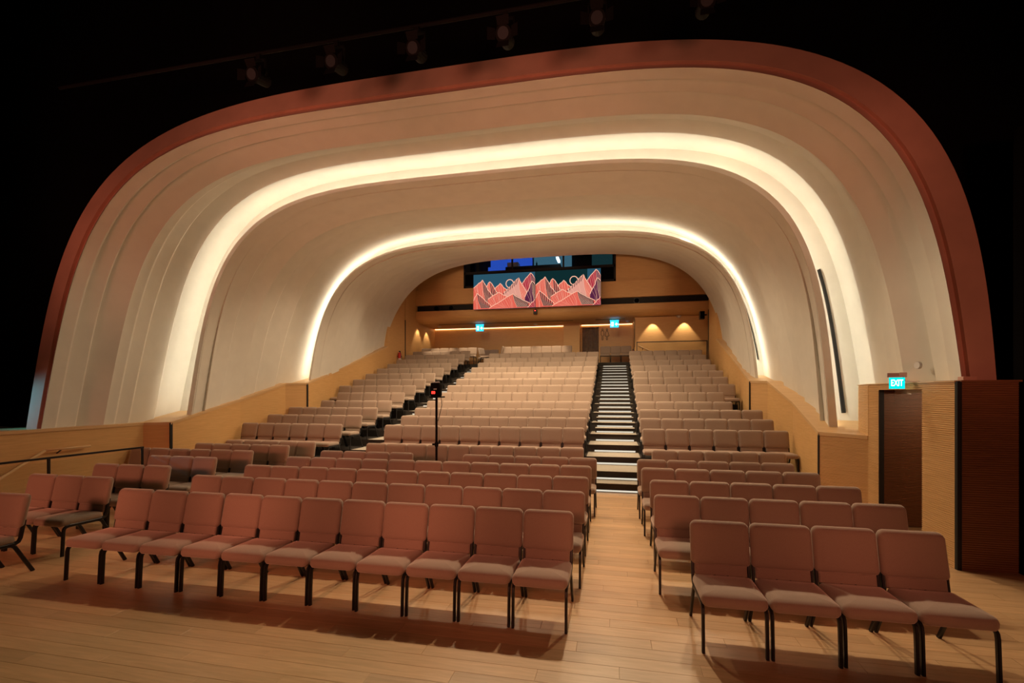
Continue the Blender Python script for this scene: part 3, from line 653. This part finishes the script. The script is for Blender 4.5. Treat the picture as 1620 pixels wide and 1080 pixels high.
ME['lower_band'] = pillow('lower_band', .432, .10, .012, .014, [(.012, -.024), (.002, -.016), (0, 0), (.003, .014), (.014, .022)], back_fn(.425))
def seat_fn(x, y, d):   # d upward
    yy = -.335 + y; front = max(0, (.10 - y) / .10); return (x, yy, .415 + d - .018 * front * front + .012 * max(0, y - .25) - .05 * max(0, y - .25) - .1 * 0)
ME['seat'] = pillow('seat', .484, .505, .05, .055, [(.03, -.042), (.010, -.036), (0, -.018), (0, .008), (.008, .028), (.024, .040), (.06, .047), (.14, .051)], seat_fn)
def tube(name, path, x, w=.024, d=.038):
    s = MB(); P = [Vector((0, *p)) for p in path]; rings = []
    for i, p in enumerate(P):
        t_ = (P[min(i + 1, len(P) - 1)] - P[max(i - 1, 0)]).normalized(); n = Vector((0, -t_.z, t_.y))
        ring = []
        for ax, an in ((-1, -.6), (-.6, -1), (.6, -1), (1, -.6), (1, .6), (.6, 1), (-.6, 1), (-1, .6)): ring.append(p + n * (an * d / 2) + Vector((x + ax * w / 2, 0, 0)))
        rings.append(ring)
    v = [tuple(q) for r in rings for q in r]; f = []
    for k in range(len(rings) - 1):
        for j in range(8): j2 = (j + 1) % 8; f.append((k * 8 + j, k * 8 + j2, (k + 1) * 8 + j2, (k + 1) * 8 + j))
    f.append(tuple(range(7, -1, -1))); f.append(tuple((len(rings) - 1) * 8 + j for j in range(8)))
    return mesh(name, v, f, False)
FRONT = [(-.315, 0), (-.300, .30), (-.292, .335), (-.272, .355), (-.235, .362)]
RAIL = [(-.235, .362), (.10, .352), (.155, .356), (.192, .375), (.208, .41), (.225, .50), (.245, .60)]
REAR = [(.085, .352), (.125, .345), (.155, .322), (.175, .285), (.325, 0)]
PARTS = [('seat', 'seat', 'fabric', None), ('backrest', 'backrest', 'fabric', None), ('lower_band', 'lower_band', 'fabric', 'backrest')]
for sx in (-1, 1):
    ME['leg_f%d' % sx] = tube('leg', FRONT, sx * .229); ME['leg_r%d' % sx] = tube('leg', REAR, sx * .229); ME['rail%d' % sx] = tube('side_rail', RAIL, sx * .229)
    PARTS += [('leg', 'leg_f%d' % sx, 'metal', None), ('leg', 'leg_r%d' % sx, 'metal', None), ('side_rail', 'rail%d' % sx, 'metal', None)]
s = MB(); s.box((-.21, .16, .355), (.21, .185, .375)); s.box((-.06, .175, .375), (-.045, .19, .44)); s.box((.045, .175, .375), (.06, .19, .44)); s.box((-.21, -.2, .352), (.21, -.175, .372))
ME['cross_bar'] = s.mesh('cross_bar'); PARTS.append(('cross_bar', 'cross_bar', 'metal', None))
for n, k, m, p in PARTS: ME[k].materials.append(M[m])
ORD = ['', 'first', 'second', 'third', 'fourth', 'fifth', 'sixth', 'seventh', 'eighth', 'ninth', 'tenth', 'eleventh', 'twelfth']
proto = None
def chair(x, y, z, rz, label, group):
    global proto
    if proto is None:
        t = empty('upholstered_chair', (x, y, z), rz); made = {}
        for n, k, m, p in PARTS: made[k] = obj(n, ME[k], None, made[p] if p else t)
        proto = t
    else:
        t = proto.copy(); COL.objects.link(t); t.location = (x, y, z); t.rotation_euler = (0, 0, rz)
        for ch in proto.children:
            c = ch.copy(); COL.objects.link(c); c.parent = t
            for g in ch.children: d = g.copy(); COL.objects.link(d); d.parent = c
    return tag(t, label, 'chair', group)
P_ = .495
far = MB()
def low(x, y, z, rz):
    mt = Matrix.Translation((x, y, z)) @ Matrix.Rotation(rz, 4, 'Z')
    for k in ('seat', 'backrest', 'lower_band', 'leg_f-1', 'leg_f1', 'leg_r-1', 'leg_r1'): FARP[k].add(ME[k], mt)
FARP = {k: MB() for k in ('seat', 'backrest', 'lower_band', 'leg_f-1', 'leg_f1', 'leg_r-1', 'leg_r1')}
count = 0
def row(block, rowname, xedge, yb, z, n, sign, skip=(), single=True, seat0=0):
    """sign=-1: xedge is the right edge and chairs run left; +1: xedge is the left edge"""
    global count
    for k in range(n):
        if k in skip: continue
        x = xedge + sign * P_ * (k + .5); jx = random.uniform(-.0008, .0008); jy = random.uniform(-.012, .012); jr = random.uniform(-.003, .003)
        if single:
            num = k + 1 - sum(1 for q in skip if q < k)
            side = 'right aisle' if block != 'left' else 'left aisle'
            chair(x + jx, yb - .3 + jy, z, jr, 'upholstered chair, %s seat from the %s, %s, %s block' % (ORD[num], side, rowname, block), 'upholstered chairs of the %s block' % block); count += 1
        else: low(x + jx, yb - .3 + jy, z + .0, jr)
fl = lambda i: '%s floor row' % ORD[i]
rk = lambda i: '%s raked row' % ORD[i]
for i, (yb, xe, n) in enumerate(((4.64, -.38, 11), (5.60, -.33, 11), (6.57, -.34, 11), (7.60, -.35, 11), (8.54, -.30, 11), (10.0, -.62, 10))):
    row('middle', fl(i + 1), xe, yb, 0, n, -1, (5, 6) if i == 4 else ())
for i, (yb, xe, n) in enumerate(((4.56, .66, 4), (5.60, .43, 5), (6.56, .455, 5), (7.60, .40, 5), (8.54, .38, 5), (9.98, .73, 5))):
    row('right', fl(i + 1), xe, yb, 0, n, 1)
for i, (yb, xe, n) in enumerate(((4.13, -6.46, 1), (5.2, -6.66, 3), (6.2, -6.82, 3), (7.2, -6.92, 3), (8.2, -7.03, 6), (9.22, -6.98, 5), (10.0, -6.86, 5))):
    row('left', fl(i + 1), xe, yb, 0, n, -1)
for i, (ty, tz) in enumerate(zip(TY[:12], TZ)):
    nn = 5 if i in (3, 4) else 6
    row('middle', rk(i + 1), -.67, ty, tz, 10, -1, single=i < 9)
    row('right', rk(i + 1), .60 if i < 2 else (.67 if i == 7 else .62), ty, tz, nn, 1, single=i < 8)
    row('left', rk(i + 1), -6.78, ty, tz, nn, -1, single=i < 8)
row('left', '', -6.80, 22.06, 3.20, 6, -1, single=False); row('left', '', -6.72, 22.98, 3.44, 6, -1, single=False)
row('middle', '', -1.98, 22.95, 3.44, 7, -1, single=False); row('middle', '', -5.95, 24.4, 3.44, 2, -1, single=False)
row('right', '', -.68, 23.75, 3.44, 3, 1, single=False); low(-6.35, 23.2, 3.44, R(70)); low(-5.62, 22.7, 3.44, R(-80))
s = MB(); mi = []
for k, b_ in FARP.items():
    i = len(s.v); s.v += b_.v; s.f += [tuple(i + q for q in f) for f in b_.f]; mi += [1 if k.startswith('leg') else 0] * len(b_.f)
me = s.mesh('rear_chairs', True); me.materials.append(M['fabric']); me.materials.append(M['metal'])
me.polygons.foreach_set('material_index', mi[:len(me.polygons)]); me.update()
tag(obj('rear_chairs', me, None, None, kind='stuff'), 'pale upholstered chairs filling the highest raked rows and the rear gallery', 'chairs')
print('chairs', count)

# ------------------------------------------------------------------ timer display on a pole
t = tag(empty('timer_stand', (-3.27, 8.45, 0)), 'black timer display with red digits on a tall pole between seats', 'display stand')
obj('pole', MB().cyl((0, 0, .05), (0, 0, 1.98), .022, 12).mesh('pole'), 'rig', t); k_ = obj('clamp', MB().cyl((0, 0, 1.02), (0, 0, 1.10), .034, 12).mesh('clamp'), 'rig', t)
obj('clamp_knob', MB().cyl((-.03, 0, 1.06), (-.08, 0, 1.06), .018, 10).mesh('clamp_knob'), 'rig', k_)
for a in (90, 210, 330):
    obj('leg', MB().cyl((0, 0, .35), (.38 * math.cos(R(a)), .20 * math.sin(R(a)), .012), .012, 8).mesh('leg'), 'rig', t)
bx = box('display_box', (-.10, -.07, 1.96), (.09, .07, 2.22), 'rig', t, bevel=.03); bx2 = box('base_plate', (-.11, -.08, 1.94), (.14, .08, 1.965), 'rig', t)
s = MB()
for cx in (-.055, -.018):
    for a, b in (((-.012, .018), (.012, .024)), ((-.012, -.003), (.012, .003)), ((-.012, -.024), (.012, -.018)), ((-.014, -.02), (-.009, .02)), ((.009, -.02), (.014, .02))): s.box((cx + a[0], -.073, 2.035 + a[1]), (cx + b[0], -.0705, 2.035 + b[1]))
obj('digits', s.mesh('digits'), 'redled', bx); obj('name_plate', MB().box((-.03, -.073, 2.09), (.03, -.07, 2.11)).mesh('name_plate'), 'white', bx)
obj('handle', MB().cyl((-.07, 0, 2.22), (.06, 0, 2.23), .012, 8).mesh('handle'), 'white', bx)
s = MB(); pts = [(.09, 0, 1.95), (.10, .02, 1.80), (.05, .02, 1.6), (.03, 0, 1.5)]
for a, b in zip(pts, pts[1:]): s.cyl(a, b, .006, 6)
obj('cable', s.mesh('cable'), 'rig', t)

# ------------------------------------------------------------------ stage lanterns on their bar above the opening
bar_y, bar_z = 5.8, 6.8
tag(obj('lighting_bar', MB().cyl((-8.5, bar_y, bar_z), (3.2, bar_y, bar_z), .024, 10).mesh('lighting_bar'), 'rig'), 'thin black lighting bar running above the terracotta arch', 'bar')
def lantern(x, lab):
    t = tag(empty('stage_lantern', (x, bar_y, bar_z - .30)), lab, 'stage light', 'unlit stage lanterns on the bar'); s = MB()
    s.cyl((0, .14, 0), (0, -.10, -.07), .085, 14); s.cyl((0, -.10, -.07), (0, -.14, -.082), .10, 14); obj('body', s.mesh('body'), 'rig', t)
    obj('lens', MB().cyl((0, -.141, -.082), (0, -.15, -.085), .07, 14).mesh('lens'), 'lens', t)
    s = MB()
    for k in (-1, 1): s.box((k * .105 - .008, -.02, -.02), (k * .105 + .008, .02, .2))
    s.box((-.11, -.02, .19), (.11, .02, .205)); obj('yoke', s.mesh('yoke'), 'rig', t)
    obj('clamp', MB().box((-.03, -.03, .2), (.03, .03, .274)).mesh('clamp'), 'rig', t)
    s = MB()
    for a in (0, 90, 180, 270):
        c, q = math.cos(R(a)), math.sin(R(a)); s.quad((c * .1 - q * .07, -.145, q * .1 + c * .07 - .08), (c * .1 + q * .07, -.145, q * .1 - c * .07 - .08), (c * .19 + q * .08, -.19, q * .19 - c * .08 - .09), (c * .19 - q * .08, -.19, q * .19 + c * .08 - .09))
    obj('barn_doors', s.mesh('barn_doors'), 'rig', t)
for i, u in enumerate((410, 533, 660, 800, 945, 1115)):
    a = (u - 810) / 753; x = bar_y * (-sy + a * cy) / (cy + a * sy)
    lantern(x, 'unlit black stage lantern, %s from the left on the bar' % ORD[i + 1])
